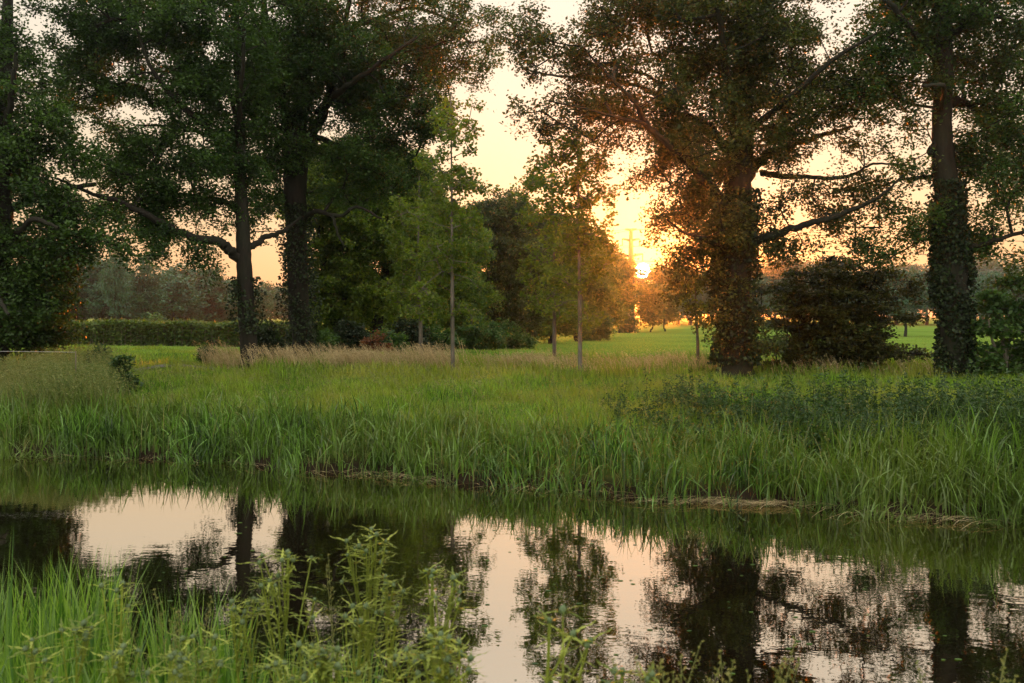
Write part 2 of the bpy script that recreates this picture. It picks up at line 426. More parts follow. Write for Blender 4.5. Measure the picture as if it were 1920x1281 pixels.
# --- left oak with the low forked limb
build_tree('oak_tree', 'broad oak with a low limb reaching left and a mostly bare grey trunk', 'tree',
    base_at(467, 28.5), 28.5,
    [[(467, 690, 19), (463, 600, 17), (458, 500, 16), (455, 430, 14), (452, 370, 13), (450, 300, 11), (442, 200, 9, .5), (430, 90, 7, .8), (425, -20, 5, 1), (420, -140, 3, 1)],
     [(450, 485, 13), (425, 465, 11, -.4), (380, 445, 9, -.9), (330, 422, 8, -1.3), (270, 402, 6, -1.7), (220, 376, 4, -2), (175, 355, 2.5, -2.3)],
     [(462, 470, 9), (490, 455, 7, .5), (520, 425, 5, 1), (545, 400, 3, 1.5)],
     [(455, 410, 8), (425, 385, 7, .5), (380, 362, 5, 1), (320, 352, 4, 1.5), (255, 345, 2.5, 2)],
     [(452, 340, 9), (415, 265, 7, -.6), (360, 205, 6, -1.2), (330, 160, 4, -1.8), (300, 90, 3, -2)],
     [(448, 290, 8), (380, 250, 6, 1), (300, 215, 4, 1.8), (200, 205, 3, 2.3)],
     [(445, 230, 7), (400, 150, 5, 1.5), (330, 60, 4, 2.5), (260, -30, 3, 3)],
     [(445, 250, 7), (480, 180, 5, -1.5), (500, 100, 4, -2.4)],
     [(300, 215, 4, 1.8), (240, 245, 3, 2), (180, 262, 2, 2.2), (150, 235, 1.4, 2.3)]],
    [(150, 90, 75, 70, 1), (230, 60, 110, 80, 1), (330, 60, 110, 80, 1.1), (430, 90, 110, 100, 1.1), (120, 175, 55, 35, .8), (230, 160, 90, 50, 1), (330, 180, 90, 60, .9), (420, 200, 80, 80, 1.1),
     (330, 280, 110, 45, 1.1), (250, 300, 70, 35, .8), (210, 340, 70, 35, .9), (270, 380, 80, 30, .8), (180, 300, 50, 30, .6), (350, 395, 60, 30, .8), (300, 355, 90, 35, .9), (400, 310, 90, 50, 1.2), (420, 380, 60, 40, .9), (200, 235, 55, 16, .5),
     (330, 420, 50, 22, .45), (350, 465, 48, 38, .75, -1), (395, 500, 16, 24, .5, -1), (310, 440, 20, 20, .4, -1), (240, 415, 60, 25, .6), (190, 390, 60, 25, .7), (280, 440, 30, 20, .4),
     (250, -80, 220, 80, .7), (430, -100, 140, 90, .7), (350, -230, 220, 90, .45)],
    depth=3.2, dens=2.6, n_leaf=130, ivy=(2.0, 3.6, 1400, .22))

# --- the thick ivy-clad oak
build_tree('oak_tree', 'thick oak with patchy ivy, just right of the bare-trunked oak', 'tree',
    base_at(568, 31.5), 31.5,
    [[(568, 672, 23), (560, 560, 22), (556, 450, 21), (554, 380, 22), (554, 320, 25), (553, 280, 26), (560, 235, 17), (568, 150, 14), (588, 60, 10), (600, -60, 8), (605, -200, 4)],
     [(547, 290, 15), (543, 220, 12, -.5), (535, 120, 9, -1), (518, 30, 7, -1.2), (508, -70, 5, -1.5)],
     [(566, 280, 14), (588, 220, 11, .3), (615, 150, 9, .5), (638, 60, 7, .6), (650, -40, 5, .8)],
     [(572, 412, 6, -.3), (610, 405, 5.5, -1), (650, 412, 4.5, -1.5), (690, 403, 3.5, -2), (735, 425, 2, -2.4)],
     [(640, 412, 4, -1.5), (650, 445, 3, -1.7), (665, 470, 1.6, -1.9)],
     [(545, 330, 7), (520, 310, 5, -.8), (470, 305, 4, -1.5), (420, 280, 2.5, -2)],
     [(595, 210, 9), (660, 190, 7, -1.5), (730, 160, 5, -2.5), (800, 120, 3.5, -3)],
     [(580, 250, 8), (650, 270, 6, 1), (720, 265, 4, 1.5), (790, 280, 2.5, 2)],
     [(638, 60, 6), (700, 20, 5, 1), (770, -10, 4, 1.5), (860, 10, 2.5, 2)]],
    [(540, 60, 110, 100, 1.2), (640, 60, 110, 90, 1.1), (620, 160, 110, 70, 1.2), (520, 190, 80, 90, 1.2), (700, 130, 100, 80, 1.2), (780, 80, 90, 80, .9), (860, 110, 70, 50, .7), (720, 220, 110, 60, 1.2),
     (800, 200, 80, 60, .9), (640, 290, 90, 60, 1.1), (740, 310, 80, 60, 1.0), (500, 290, 70, 60, 1.2), (510, 370, 40, 40, .9), (480, 420, 40, 40, .6), (640, 360, 60, 40, .8), (870, 40, 60, 35, .8), (930, 60, 35, 30, .7),
     (600, -60, 200, 70, .8), (800, -50, 120, 60, .7), (620, -200, 230, 100, .45)],
    depth=3.4, dens=2.4, n_leaf=130, ivy=(1.0, 6.0, 5200, .26))

# --- dark tree at the left edge
build_tree('field_maple', 'dense dark tree filling the left edge, its foliage hanging down to the tall grass', 'tree',
    base_at(5, 25), 25,
    [[(-10, 650, 26), (-5, 500, 24), (0, 380, 21), (5, 250, 17), (10, 120, 12), (15, 0, 9), (20, -120, 4)],
     [(0, 470, 11), (60, 440, 8, -1), (120, 425, 6, -1.5), (180, 440, 3, -2)],
     [(0, 400, 11), (70, 350, 8, 1), (130, 330, 5, 1.6)],
     [(2, 330, 10), (-60, 250, 7, .5), (-120, 200, 5, 1)],
     [(5, 280, 9), (60, 200, 7, -1), (90, 130, 4, -1.6)],
     [(0, 540, 9), (50, 560, 6, -1.4), (100, 590, 3, -2.2)]],
    [(20, 130, 60, 60, .8), (-40, 80, 60, 80, .8), (30, 60, 40, 40, .5), (50, 220, 90, 60, 1), (110, 290, 60, 40, .8), (30, 320, 100, 60, 1.2), (100, 370, 80, 40, 1.1), (40, 430, 110, 50, 1.2), (150, 400, 70, 30, .7), (150, 445, 80, 24, .7), (200, 455, 50, 20, .6),
     (30, 500, 80, 50, 1.3), (110, 480, 70, 25, .9), (30, 570, 80, 60, 1.8), (70, 610, 60, 40, 1.6), (100, 590, 35, 50, 1.3), (0, 620, 60, 50, 1.6), (-70, 300, 80, 200, .8), (20, -60, 110, 80, .6)],
    depth=2.8, dens=2.8, n_leaf=130, size=.095)

# --- right oak beside the sun
build_tree('oak_tree', 'huge reddish oak just right of the low sun, a long limb reaching right', 'tree',
    base_at(1378, 24.6), 24.6,
    [[(1378, 705, 38), (1378, 620, 34), (1378, 520, 33), (1380, 430, 33), (1384, 350, 29), (1388, 280, 25), (1392, 180, 19), (1391, 100, 16), (1394, 0, 12), (1396, -120, 9), (1398, -260, 4)],
     [(1400, 458, 12), (1435, 446, 10, -.3), (1480, 434, 8, -.6), (1530, 420, 7, -.9), (1575, 398, 5, -1.2), (1615, 376, 3.5, -1.4), (1650, 345, 2, -1.5)],
     [(1398, 370, 17), (1425, 330, 14, .4), (1465, 290, 11, .8), (1510, 255, 8, 1.2), (1570, 232, 6, 1.5), (1640, 208, 3, 1.8)],
     [(1436, 320, 8, .5), (1480, 328, 7, .5), (1520, 331, 5.5, .5), (1565, 331, 5, .3), (1608, 324, 4, .2), (1640, 305, 3, .1), (1700, 312, 1.8, 0)],
     [(1370, 405, 15), (1335, 365, 12, -.4), (1290, 325, 10, -.8), (1245, 292, 8, -1.2), (1200, 255, 7, -1.5), (1170, 222, 5, -1.8), (1140, 192, 4, -2), (1105, 160, 2.5, -2.2)],
     [(1200, 255, 5, -1.5), (1150, 250, 3.5, -1.8), (1090, 240, 2.5, -2), (1020, 225, 1.6, -2.2)],
     [(1380, 300, 12), (1340, 230, 10, .8), (1290, 175, 8, 1.5), (1220, 130, 6, 2), (1130, 105, 4, 2.3), (1040, 90, 3, 2.6), (980, 75, 1.8, 2.8)],
     [(1385, 240, 11), (1350, 150, 8, -1), (1310, 70, 6, -1.8), (1270, -20, 4, -2.4)],
     [(1392, 200, 11), (1430, 120, 9, .6), (1445, 40, 7, 1.2), (1470, -60, 5, 1.8)],
     [(1390, 260, 10), (1440, 210, 7, -1.4), (1500, 160, 5, -2.2), (1570, 120, 3, -2.8)],
     [(1365, 480, 8), (1320, 455, 6, -.8), (1270, 445, 4, -1.4), (1230, 425, 2, -1.8)]],
    [(1330, 60, 130, 80, 1.1), (1200, 50, 110, 60, 1), (1120, 100, 80, 55, .9), (1060, 140, 60, 50, .8), (1010, 90, 60, 45, .8), (960, 40, 50, 35, .6), (1180, 190, 100, 60, .95), (1080, 215, 70, 35, .9), (1010, 235, 45, 30, .7), (1130, 270, 60, 30, .6),
     (1300, 180, 110, 80, 1.2), (1400, 60, 90, 90, 1.2), (1260, 270, 70, 50, 1.0), (1320, 290, 90, 70, 1.3), (1220, 340, 50, 25, .5), (1280, 380, 65, 40, 1.1), (1330, 420, 60, 60, 1.3), (1260, 425, 45, 30, .8), (1310, 480, 60, 45, 1.1), (1290, 530, 40, 35, .8), (1345, 530, 35, 50, .8),
     (1480, 110, 110, 70, 1.2), (1470, 200, 90, 60, 1.3), (1560, 190, 80, 50, .9), (1440, 270, 60, 45, 1.1), (1540, 270, 80, 30, .6), (1500, 350, 80, 25, .5), (1450, 385, 60, 28, .6), (1550, 385, 60, 22, .6), (1600, 410, 50, 20, .7), (1640, 375, 45, 25, .7), (1500, 455, 70, 15, .8), (1440, 475, 35, 14, .6), (1590, 345, 60, 20, .5), (1420, 430, 25, 30, .5),
     (1330, 590, 28, 40, .6, -.3), (1425, 600, 18, 40, .3, -.3), (1350, -60, 240, 70, .8), (1150, -70, 120, 60, .6), (1400, -200, 260, 90, .45)],
    leaf='oak_warm', depth=3.0, dens=2.7, n_leaf=130, size=.085, ivy=(1.3, 5.6, 9000, .15))

# --- far right ivy tree
build_tree('oak_tree', 'tall oak near the right edge, its bent trunk covered in ivy to the ground', 'tree',
    base_at(1793, 24.5), 24.5,
    [[(1793, 702, 27), (1790, 620, 29), (1785, 520, 30), (1780, 430, 28), (1775, 360, 25), (1768, 290, 23), (1766, 230, 19), (1768, 150, 20), (1768, 60, 18), (1765, -40, 14), (1763, -160, 8), (1760, -280, 4)],
     [(1750, 292, 6), (1742, 285, 9, -.1), (1745, 272, 6, -.15)],
     [(1775, 190, 12), (1830, 180, 9, .5), (1890, 215, 6, 1), (1960, 230, 4, 1.4)],
     [(1788, 475, 7), (1825, 462, 6, -.5), (1870, 440, 4.5, -.9), (1940, 422, 3, -1.2)],
     [(1760, 120, 9), (1700, 85, 8, -.7), (1645, 55, 7, -1.2), (1605, 25, 6, -1.6), (1570, -20, 4, -2)],
     [(1645, 55, 4, -1.2), (1660, 30, 3, -1.4), (1640, -10, 2, -1.6)],
     [(1770, 80, 11), (1820, 20, 8, -1), (1890, -30, 5, -1.8)],
     [(1762, 210, 6), (1720, 190, 5, -1.5), (1660, 200, 3, -2.2)],
     [(1775, 330, 6), (1730, 325, 4, 1), (1680, 340, 2.5, 1.5)]],
    [(1700, 40, 110, 70, 1.2), (1640, 130, 90, 45, 1.1), (1700, 150, 70, 50, 1.2), (1620, 190, 60, 35, .9), (1690, 240, 60, 40, .7), (1850, 50, 110, 80, 1), (1860, 160, 80, 60, 1.1), (1880, 260, 90, 70, 1.3), (1860, 340, 80, 55, 1.1), (1700, 310, 50, 25, .5), (1690, 370, 60, 30, .6), (1650, 430, 60, 30, .5), (1700, 450, 50, 40, .6), (1720, 420, 40, 30, .6),
     (1860, 420, 80, 40, .7), (1890, 470, 60, 25, .6), (1830, 460, 40, 30, .5), (1620, 455, 50, 15, .4), (1740, -50, 200, 60, .9), (1900, -30, 100, 90, .7), (1990, 200, 80, 220, .8), (1750, -190, 230, 90, .45)],
    leaf='oak', depth=3.0, dens=2.7, n_leaf=130, size=.088, ivy=(1.0, 5.8, 11000, .11))

# --- beech-like young tree with flat layers
lay = [(1500, 545, 80, 14, 1.6), (1590, 520, 90, 16, 1.8), (1660, 548, 70, 12, 1.4), (1545, 585, 90, 14, 1.9), (1640, 600, 70, 10, 1.5), (1480, 610, 60, 14, 1.4), (1570, 625, 90, 16, 2.1), (1470, 655, 70, 12, 1.6), (1560, 665, 90, 18, 2.1),
       (1650, 655, 60, 8, 1.3), (1700, 662, 60, 5, 1.1), (1610, 500, 70, 10, 1.2), (1540, 690, 90, 12, 1.9), (1620, 688, 60, 8, 1.3), (1450, 575, 40, 12, 1.0), (1690, 520, 60, 14, 1.0), (1560, 490, 50, 10, .8), (1500, 510, 45, 10, .8), (1450, 690, 50, 8, 1.2), (1720, 560, 40, 14, .8)]
build_tree('beech_tree', 'low young beech with flat layered boughs between the sunlit oak and the right-edge ivy oak', 'tree',
    base_at(1565, 26.3), 26.3,
    [[(1565, 700, 8), (1563, 640, 7), (1560, 580, 6), (1556, 520, 4), (1560, 480, 2)],
     [(1563, 650, 4), (1620, 655, 3, -.5), (1700, 662, 1.6, -1)], [(1563, 620, 4), (1510, 610, 3, -.4), (1460, 612, 1.6, -.9)], [(1560, 600, 4), (1610, 570, 3, .4), (1680, 545, 1.5, .8)], [(1563, 660, 4), (1500, 660, 2.5, .4), (1440, 655, 1.4, .6)]],
    lay + [(1560, 600, 110, 90, .9), (1520, 560, 70, 50, .9), (1600, 660, 90, 35, 1.0), (1500, 660, 80, 30, 1.0)], leaf='beech', depth=1.5, dens=5, n_leaf=60, size=.10, crad=(.4, .4, .13), up=1.4, aspect=.55, k=.004)

build_tree('hazel_bush', 'leafy green hazel bush at the right edge, right of the ivy-clad trunk', 'bush',
    base_at(1885, 24.2), 24.2,
    [[(1885, 700, 5), (1880, 640, 4), (1870, 580, 3), (1862, 540, 2)], [(1886, 690, 4), (1905, 630, 3, .3), (1925, 560, 2, .5)], [(1884, 690, 4), (1850, 640, 3, -.3), (1835, 600, 1.6, -.5)]],
    [(1870, 570, 40, 25, 1.2), (1900, 600, 50, 35, 1.3), (1860, 640, 40, 35, 1.1), (1900, 670, 50, 25, 1.3), (1930, 540, 40, 40, 1), (1960, 640, 50, 60, 1), (1845, 690, 25, 12, .8)],
    leaf='bush', bark='bark_pale', depth=1.1, dens=5, n_leaf=60, size=.12, crad=(.32, .32, .18), k=.004)

# --- slim saplings in the middle
def sapling(px, py, D, label, top, rtrunk, blobs, **kw):
    yb_ = py
    lm = [[(px, py, rtrunk), (px - 1, py - .3 * (py - top), rtrunk * .85), (px - 2 + random.uniform(-3, 3), py - .6 * (py - top), rtrunk * .5), (px - 3 + random.uniform(-4, 4), top, rtrunk * .2)]]
    return build_tree('poplar_sapling', label, 'tree', base_at(px, D), D, lm, blobs, bark='bark_pale', leaf=kw.pop('leaf', 'poplar'), depth=kw.pop('depth', 1.2),
                      dens=kw.pop('dens', 6.2), n_leaf=kw.pop('n_leaf', 34), size=kw.pop('size', .085), crad=(.3, .3, .24), sub=5, aspect=.85, k=.0025, trunk_noise=.02, flare=False, **kw)
sapling(1088, 700, 25.3, 'tallest slim sapling left of the sun, its thin straight trunk nearest the river', 225, 4.4,
    [(1085, 300, 50, 60, .6), (1060, 260, 40, 40, .4), (1040, 330, 55, 40, .6), (1110, 340, 50, 50, .6), (1080, 390, 80, 40, .7), (1060, 440, 75, 40, .7), (1120, 440, 50, 40, .6), (1075, 500, 75, 40, .6), (1120, 500, 35, 30, .45), (1060, 560, 60, 30, .35), (1100, 590, 30, 20, .35), (1020, 290, 30, 20, .35)])
sapling(1040, 682, 28, 'slim sapling just left of the tallest one, its thin trunk half hidden in dry grass', 300, 4.0,
    [(1030, 350, 45, 40, .5), (1010, 400, 45, 40, .55), (1040, 460, 55, 40, .6), (1020, 520, 50, 40, .6), (1045, 570, 50, 30, .5), (990, 360, 25, 20, .35), (1000, 560, 30, 20, .4)])
sapling(849, 692, 26, 'pale-trunked sapling with a tall yellow-green crown in front of the woodland edge', 175, 4.2,
    [(850, 240, 40, 50, .6), (880, 330, 45, 50, .6), (830, 330, 45, 50, .7), (850, 410, 60, 40, .8), (820, 470, 60, 40, .8), (870, 480, 50, 40, .8), (840, 540, 70, 35, .8), (880, 580, 30, 22, .6), (800, 570, 40, 30, .6), (890, 220, 25, 30, .35), (900, 420, 22, 30, .4), (850, 190, 30, 30, .4), (770, 400, 30, 30, .5)])
sapling(789, 664, 30, 'smaller sapling with a slanting pale trunk left of the yellow-green one', 330, 4.0,
    [(780, 400, 40, 40, .7), (770, 460, 50, 40, .8), (800, 510, 50, 40, .8), (770, 550, 50, 30, .8), (790, 590, 40, 20, .6), (740, 520, 30, 30, .5)])
sapling(1309, 694, 25.8, 'thin bare pole of a sapling close to the left side of the sunlit oak', 500, 3.4,
    [(1308, 540, 25, 25, .5), (1305, 575, 22, 18, .5)])

# ------------------------------------------------------------------ woodland edge behind the saplings
def wood_tree(px, D, top, rad, label, name='woodland_tree', leaf='wood_leaf', low=None, trunk=7, limbs=None, w=1.0, dens=None, size=None):
    b = base_at(px, D); ypx = HY + (EYE - b[2]) / D * F
    low = low or ypx - 25
    rnd = random.Random(int(px * 7 + D))
    bl = []
    n = 9
    for q in range(n):
        t = (q + .5) / n
        y = top + (low - top) * t
        r = rad * (.45 + .75 * math.sin(math.pi * min(1, t * .8 + .12)))
        bl.append((px + rnd.uniform(-.5, .5) * r, y, r * rnd.uniform(.55, .95), (low - top) / n * rnd.uniform(1.0, 1.6), w * rnd.uniform(.7, 1.2)))
    limbs = limbs or [[(px, ypx, trunk), (px + rnd.uniform(-5, 5), (ypx + low) / 2, trunk * .8), (px + rnd.uniform(-10, 10), (low + top) / 2, trunk * .5), (px, top + 10, 1)]]
    s = size or .13 * max(1, D / 50)
    cs = max(.5, D / 75)
    return build_tree(name, label, 'tree', b, D, limbs, bl, leaf=leaf, depth=rad / F * D * .9, dens=dens or 1.3 * (45 / D) ** 1.2 * 2.4, n_leaf=95, size=s, crad=(cs, cs, cs * .6), k=.006)

wood_tree(640, 41, 300, 95, 'woodland tree with twin dark stems leaning left, seen right of the thick oak trunk', low=600, w=.9,
    limbs=[[(655, 655, 16), (640, 620, 14), (618, 560, 10), (608, 490, 8), (600, 420, 6), (610, 330, 3)], [(648, 630, 12), (636, 560, 9, .6), (626, 500, 7, .8), (640, 420, 5, 1)], [(630, 610, 8), (600, 570, 6, -.8), (585, 520, 4, -1.2)]])
wood_tree(712, 44, 290, 100, 'woodland tree with a pale leaning trunk lit between the dark oak and the saplings', low=590, w=.9,
    limbs=[[(700, 650, 12), (706, 610, 11), (716, 560, 9), (724, 500, 7), (730, 400, 5), (735, 320, 2)]])
wood_tree(780, 50, 340, 80, 'woodland tree standing directly behind the smaller slanting sapling', w=1.2)
wood_tree(860, 55, 400, 75, 'woodland tree standing directly behind the yellow-green sapling', w=1.4)
wood_tree(930, 60, 385, 65, 'dark woodland tree in the gap of sky between the two pairs of saplings', w=1.6, leaf='oak_warm')
wood_tree(985, 68, 400, 55, 'woodland tree just right of the sky gap, behind the left sapling of the right pair', w=1.6, leaf='oak_warm')
wood_tree(1035, 78, 430, 50, 'woodland tree behind the trunks of the right pair of saplings', w=1.6)
wood_tree(1085, 90, 450, 45, 'woodland tree behind and right of the tallest sapling', w=1.6)
wood_tree(1125, 105, 470, 36, 'last woodland tree of the edge, nearest the pylon on its left', w=1.6)
wood_tree(1161, 150, 489, 14, 'small round tree in the field just left of the pylon mast', low=595, w=2.0, trunk=2.5)
wood_tree(1220, 158, 538, 13, 'small field tree directly under the sun, right of the pylon', low=600, w=1.5, trunk=1.6)
wood_tree(1247, 165, 505, 13, 'small field tree right of the sun, left of the great oak', low=598, w=1.4, trunk=1.6)

def bush(px, D, top, rx, label, leaf='bush', name='bush', dens=None, low=None, size=None, w=1.0, dz=0):
    b = base_at(px, D); ypx = low or (HY + (EYE - b[2]) / D * F)
    ry = (ypx - top) / 2
    s = size or .09 * max(1, D / 35)
    lm = [[(px, ypx + 2, 3), (px - 4, ypx - ry, 2), (px - 8, top + ry * .5, 1)], [(px, ypx, 2.5), (px + rx * .3, ypx - ry, 1.6), (px + rx * .5, top + ry * .6, 1)]]
    bl = [(px, top + ry, rx, ry, w), (px - rx * .4, ypx - ry * .6, rx * .6, ry * .6, w), (px + rx * .45, ypx - ry * .6, rx * .6, ry * .6, w)]
    cs = max(.22, D / 130)
    return build_tree(name, label, 'bush', b, D, lm, bl, leaf=leaf, depth=rx / F * D, dens=dens or 7 * (35 / D) ** 2, n_leaf=70, size=s, crad=(cs, cs, cs * .8), k=.003, flare=False)
bush(600, 38, 610, 38, 'low green shrub filling the gap right of the thick oak trunk')
bush(665, 39, 600, 45, 'dark green shrub at the foot of the leaning woodland stems', leaf='ivy')
bush(706, 36, 632, 22, 'small shrub with rust red lower leaves among the dry grass', leaf='redbush', w=.9)
bush(728, 37, 622, 30, 'fresh green shrub with spreading boughs above the rust red one')
bush(765, 40, 600, 40, 'shrub between the pale leaning trunk and the slanting sapling', leaf='ivy')
bush(828, 42, 610, 32, 'rounded shrub between the two left saplings')
bush(900, 50, 600, 50, 'wide shrub at the woodland foot right of the pale-trunked sapling')
bush(960, 58, 605, 40, 'shrub at the woodland foot where the green field begins')
bush(1175, 150, 585, 12, 'dark bush hiding the foot of the pylon')
bush(1115, 95, 590, 26, 'low brush at the end of the woodland edge, left of the pylon')
bush(505, 30.5, 600, 22, 'dark ivy-like undergrowth wedged between the two left oak trunks', leaf='ivy', w=1.2)
bush(230, 22.5, 676, 11, 'small dark weed clump in the meadow left of the gravel track', leaf='nettle')
bush(188, 25, 640, 20, 'dark bramble at the near end of the crop rows, beside the left-edge tree', leaf='nettle')
bush(386, 31, 642, 8, 'small spiky weed beside the dry grass left of the bare oak trunk')

# ------------------------------------------------------------------ crop rows on the left
def crop_row(y, x0, x1, h, wd, label, n):
    xs_ = rng.uniform(x0, x1, n); yy = y + rng.uniform(-wd, wd, n)
    hh = h * (1 + .03 * np.sin(xs_ * 2.1) + .04 * rng.standard_normal(n))
    zz = zt(xs_, yy)
    # each plant: a leafy spike
    m_ = 34
    t = rng.uniform(0, 1, (n, m_)) ** .8
    pos = np.stack([xs_[:, None] + rng.normal(0, .16, (n, m_)) * (1.15 - t), yy[:, None] + rng.normal(0, .16, (n, m_)) * (1.15 - t), zz[:, None] + t * hh[:, None]], -1).reshape(-1, 3)
    V, Fq = leaf_quads(pos, .19, .4, .6)
    root = empty('crop_row', ((x0 + x1) / 2, y, float(zt(np.array((x0 + x1) / 2), np.array(y)))), label, 'hedge')
    mesh('foliage', V, Fq, M['hedge'], root, rng.uniform(0, 1, len(pos)))
    mb = MB()
    for q in range(0, n, 3): tube(mb, [(xs_[q], yy[q], zz[q] - .1), (xs_[q] + .02, yy[q], zz[q] + hh[q] * .8)], [.02, .008], 4)
    mb.build('stem', M['wood'], root)
crop_row(52, -27, -9, 1.25, .5, 'nearer clipped crop row forming a dark green hedge left of the bare oak', 1500)
crop_row(64, -34, -10, 1.45, .5, 'farther crop row just above the nearer one, lighter along its top', 1500)

# ------------------------------------------------------------------ far tree lines
def far_proto(label_seed, h, rad, nb, leaf, trunk_h):
    """returns (trunk mesh, crown mesh) around the origin"""
    mb = MB(); rows = [[0, 0, -.3, .22], [.1, 0, trunk_h * .6, .17], [0, .1, trunk_h * 1.3, .13], [.1, 0, h * .8, .04]]
    sp_ = smooth_path(rows, 4); tube(mb, sp_[:, :3], sp_[:, 3], 6, .05)
    n = nb; q = rng.uniform(-1, 1, (n * 3, 3)); q = q[(q ** 2).sum(1) < 1][:n]
    shape = 1 - .35 * np.clip(q[:, 2:3], 0, 1) ** 2
    cen = q * np.array([rad, rad, (h - trunk_h) / 2]) * np.concatenate([shape, shape, np.ones_like(shape)], 1) + [0, 0, (h + trunk_h) / 2]
    cen += rng.standard_normal(cen.shape) * .35
    branches(mb, sp_[6:, :3], sp_[6:, 3], cen, step=1.2, sides=4, k=.012)
    pos, val = cluster_points(cen, np.array([.9, .9, .6]), 60, 5, .3)
    V, Fq = leaf_quads(pos, .34, .7, .4)
    return mb, (V, Fq, val)
protos = []
for s_ in range(5):
    h = [9, 11, 8, 12, 10][s_]; r_ = [3.2, 3.6, 3.4, 2.6, 4][s_]
    mb, cr = far_proto(s_, h, r_, 110, 'far_leaf', [2.2, 2.8, 1.2, 3, 2][s_])
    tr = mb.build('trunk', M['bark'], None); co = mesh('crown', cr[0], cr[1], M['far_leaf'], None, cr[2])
    protos.append((h, tr.data, co.data)); bpy.data.objects.remove(tr); bpy.data.objects.remove(co)
def far_tree(px, D, top, label, group, k, name='distant_tree', wx_=1.0):
    h, tm, cm = protos[k]
    b = base_at(px, D); need = P(px, top, D)[2] - b[2]; s = need / h
    root = empty(name, b, label, 'tree', group); root.rotation_euler = (0, 0, random.uniform(0, 6.28)); root.scale = (s * wx_, s * wx_, s)
    for nm, me in (('trunk', tm), ('crown', cm)):
        o = bpy.data.objects.new(nm, me); C.objects.link(o); o.parent = root
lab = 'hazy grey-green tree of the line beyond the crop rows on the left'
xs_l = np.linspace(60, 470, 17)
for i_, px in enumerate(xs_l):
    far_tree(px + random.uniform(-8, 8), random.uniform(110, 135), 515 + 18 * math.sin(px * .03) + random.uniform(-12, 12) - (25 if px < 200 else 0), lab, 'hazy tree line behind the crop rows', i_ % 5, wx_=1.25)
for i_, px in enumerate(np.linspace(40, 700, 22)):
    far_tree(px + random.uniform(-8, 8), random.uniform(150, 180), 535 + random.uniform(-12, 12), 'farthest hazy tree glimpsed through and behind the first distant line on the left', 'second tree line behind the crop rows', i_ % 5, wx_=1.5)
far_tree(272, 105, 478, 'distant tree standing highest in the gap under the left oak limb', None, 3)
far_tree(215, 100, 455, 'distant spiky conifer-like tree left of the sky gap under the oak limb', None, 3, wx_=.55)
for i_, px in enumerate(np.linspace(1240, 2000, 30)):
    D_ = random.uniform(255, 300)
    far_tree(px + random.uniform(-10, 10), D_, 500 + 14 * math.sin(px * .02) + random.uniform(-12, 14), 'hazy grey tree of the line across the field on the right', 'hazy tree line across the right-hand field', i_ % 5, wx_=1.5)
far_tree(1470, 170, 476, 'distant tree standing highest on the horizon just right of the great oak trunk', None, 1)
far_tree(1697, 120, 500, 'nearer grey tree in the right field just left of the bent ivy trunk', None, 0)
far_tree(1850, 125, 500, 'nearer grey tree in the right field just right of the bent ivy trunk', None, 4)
bush(292, 92, 592, 28, 'rounded light green bush in front of the hazy trees beyond the crop rows', size=.22, w=1.5)

# ------------------------------------------------------------------ pylon and cables
PD = 163.0
def pylon():
    b = base_at(1183, PD); root = empty('power_pylon', b, 'slender steel transmission pylon with curved cross arms beside the setting sun', 'pylon')
    def pp(px, py, dy=0): return P(px, py, PD) + np.array([0, dy, 0])
    mb = MB(); rows = [[*pp(1183, 640), .72], [*pp(1183, 600), .64], [*pp(1183, 520), .50], [*pp(1183, 470), .38], [*pp(1183, 431), .26]]
    rows[0][2] = b[2] - .2; sp_ = smooth_path(rows, 4); tube(mb, sp_[:, :3], sp_[:, 3], 10); mb.build('mast', M['steel'], root)
    mb = MB(); mb2 = smooth_path([[*pp(1183, 640), .75], [*pp(1183, 618), .72], [*pp(1183, 575), .6]], 3); mb2[0, 2] = b[2] - .2
    tube(mb, mb2[:, :3], mb2[:, 3], 12); mb.build('base', M['concrete'], root)
    tips = []
    for y, half, dip in ((430, 11, 1.5), (448, 16, 4), (476, 22, 6), (505, 18, 5)):
        for s in (-1, 1):
            mb = MB(); p = smooth_path([[*pp(1183, y + dip), .24], [*pp(1183 + s * half * .5, y + dip * .35), .18], [*pp(1183 + s * half, y), .12]], 4)
            tube(mb, p[:, :3], p[:, 3], 5); arm = mb.build('arm', M['steel'], root)
            e = pp(1183 + s * half, y)
            if y > 435:
                mb = MB(); e2 = e - np.array([0, 0, 1.15]); tube(mb, np.linspace(e, e2, 9), [.05, .1] * 4 + [.05], 6); mb.build('insulator', M['steel'], root); e = e2
            tips.append((y, s, e))
    return tips
tips = pylon()
for (y, s, e) in tips:
    if y not in (430, 448, 476): continue
    lev = {430: 'top', 448: 'middle', 476: 'lowest visible'}[y]; side = 'left' if s < 0 else 'right'
    t = np.linspace(-1, 1, 61)[:, None]; span = 150
    dirv = np.where(t < 0, np.array([[.45, -.9, 0]]), np.array([[.985, .17, 0]]))
    k_ = (t * 2) % 2
    pts = e + dirv * t * span - np.array([0, 0, 1]) * (4.2 * (1 - (1 - np.abs(t)) ** 2) ) * .35
    mb = MB(); tube(mb, pts, .028, 4)
    tag(mb.build('power_cable', M['cable']), f'thin power cable hanging from the {side} tip of the {lev} pylon arm', 'cable')

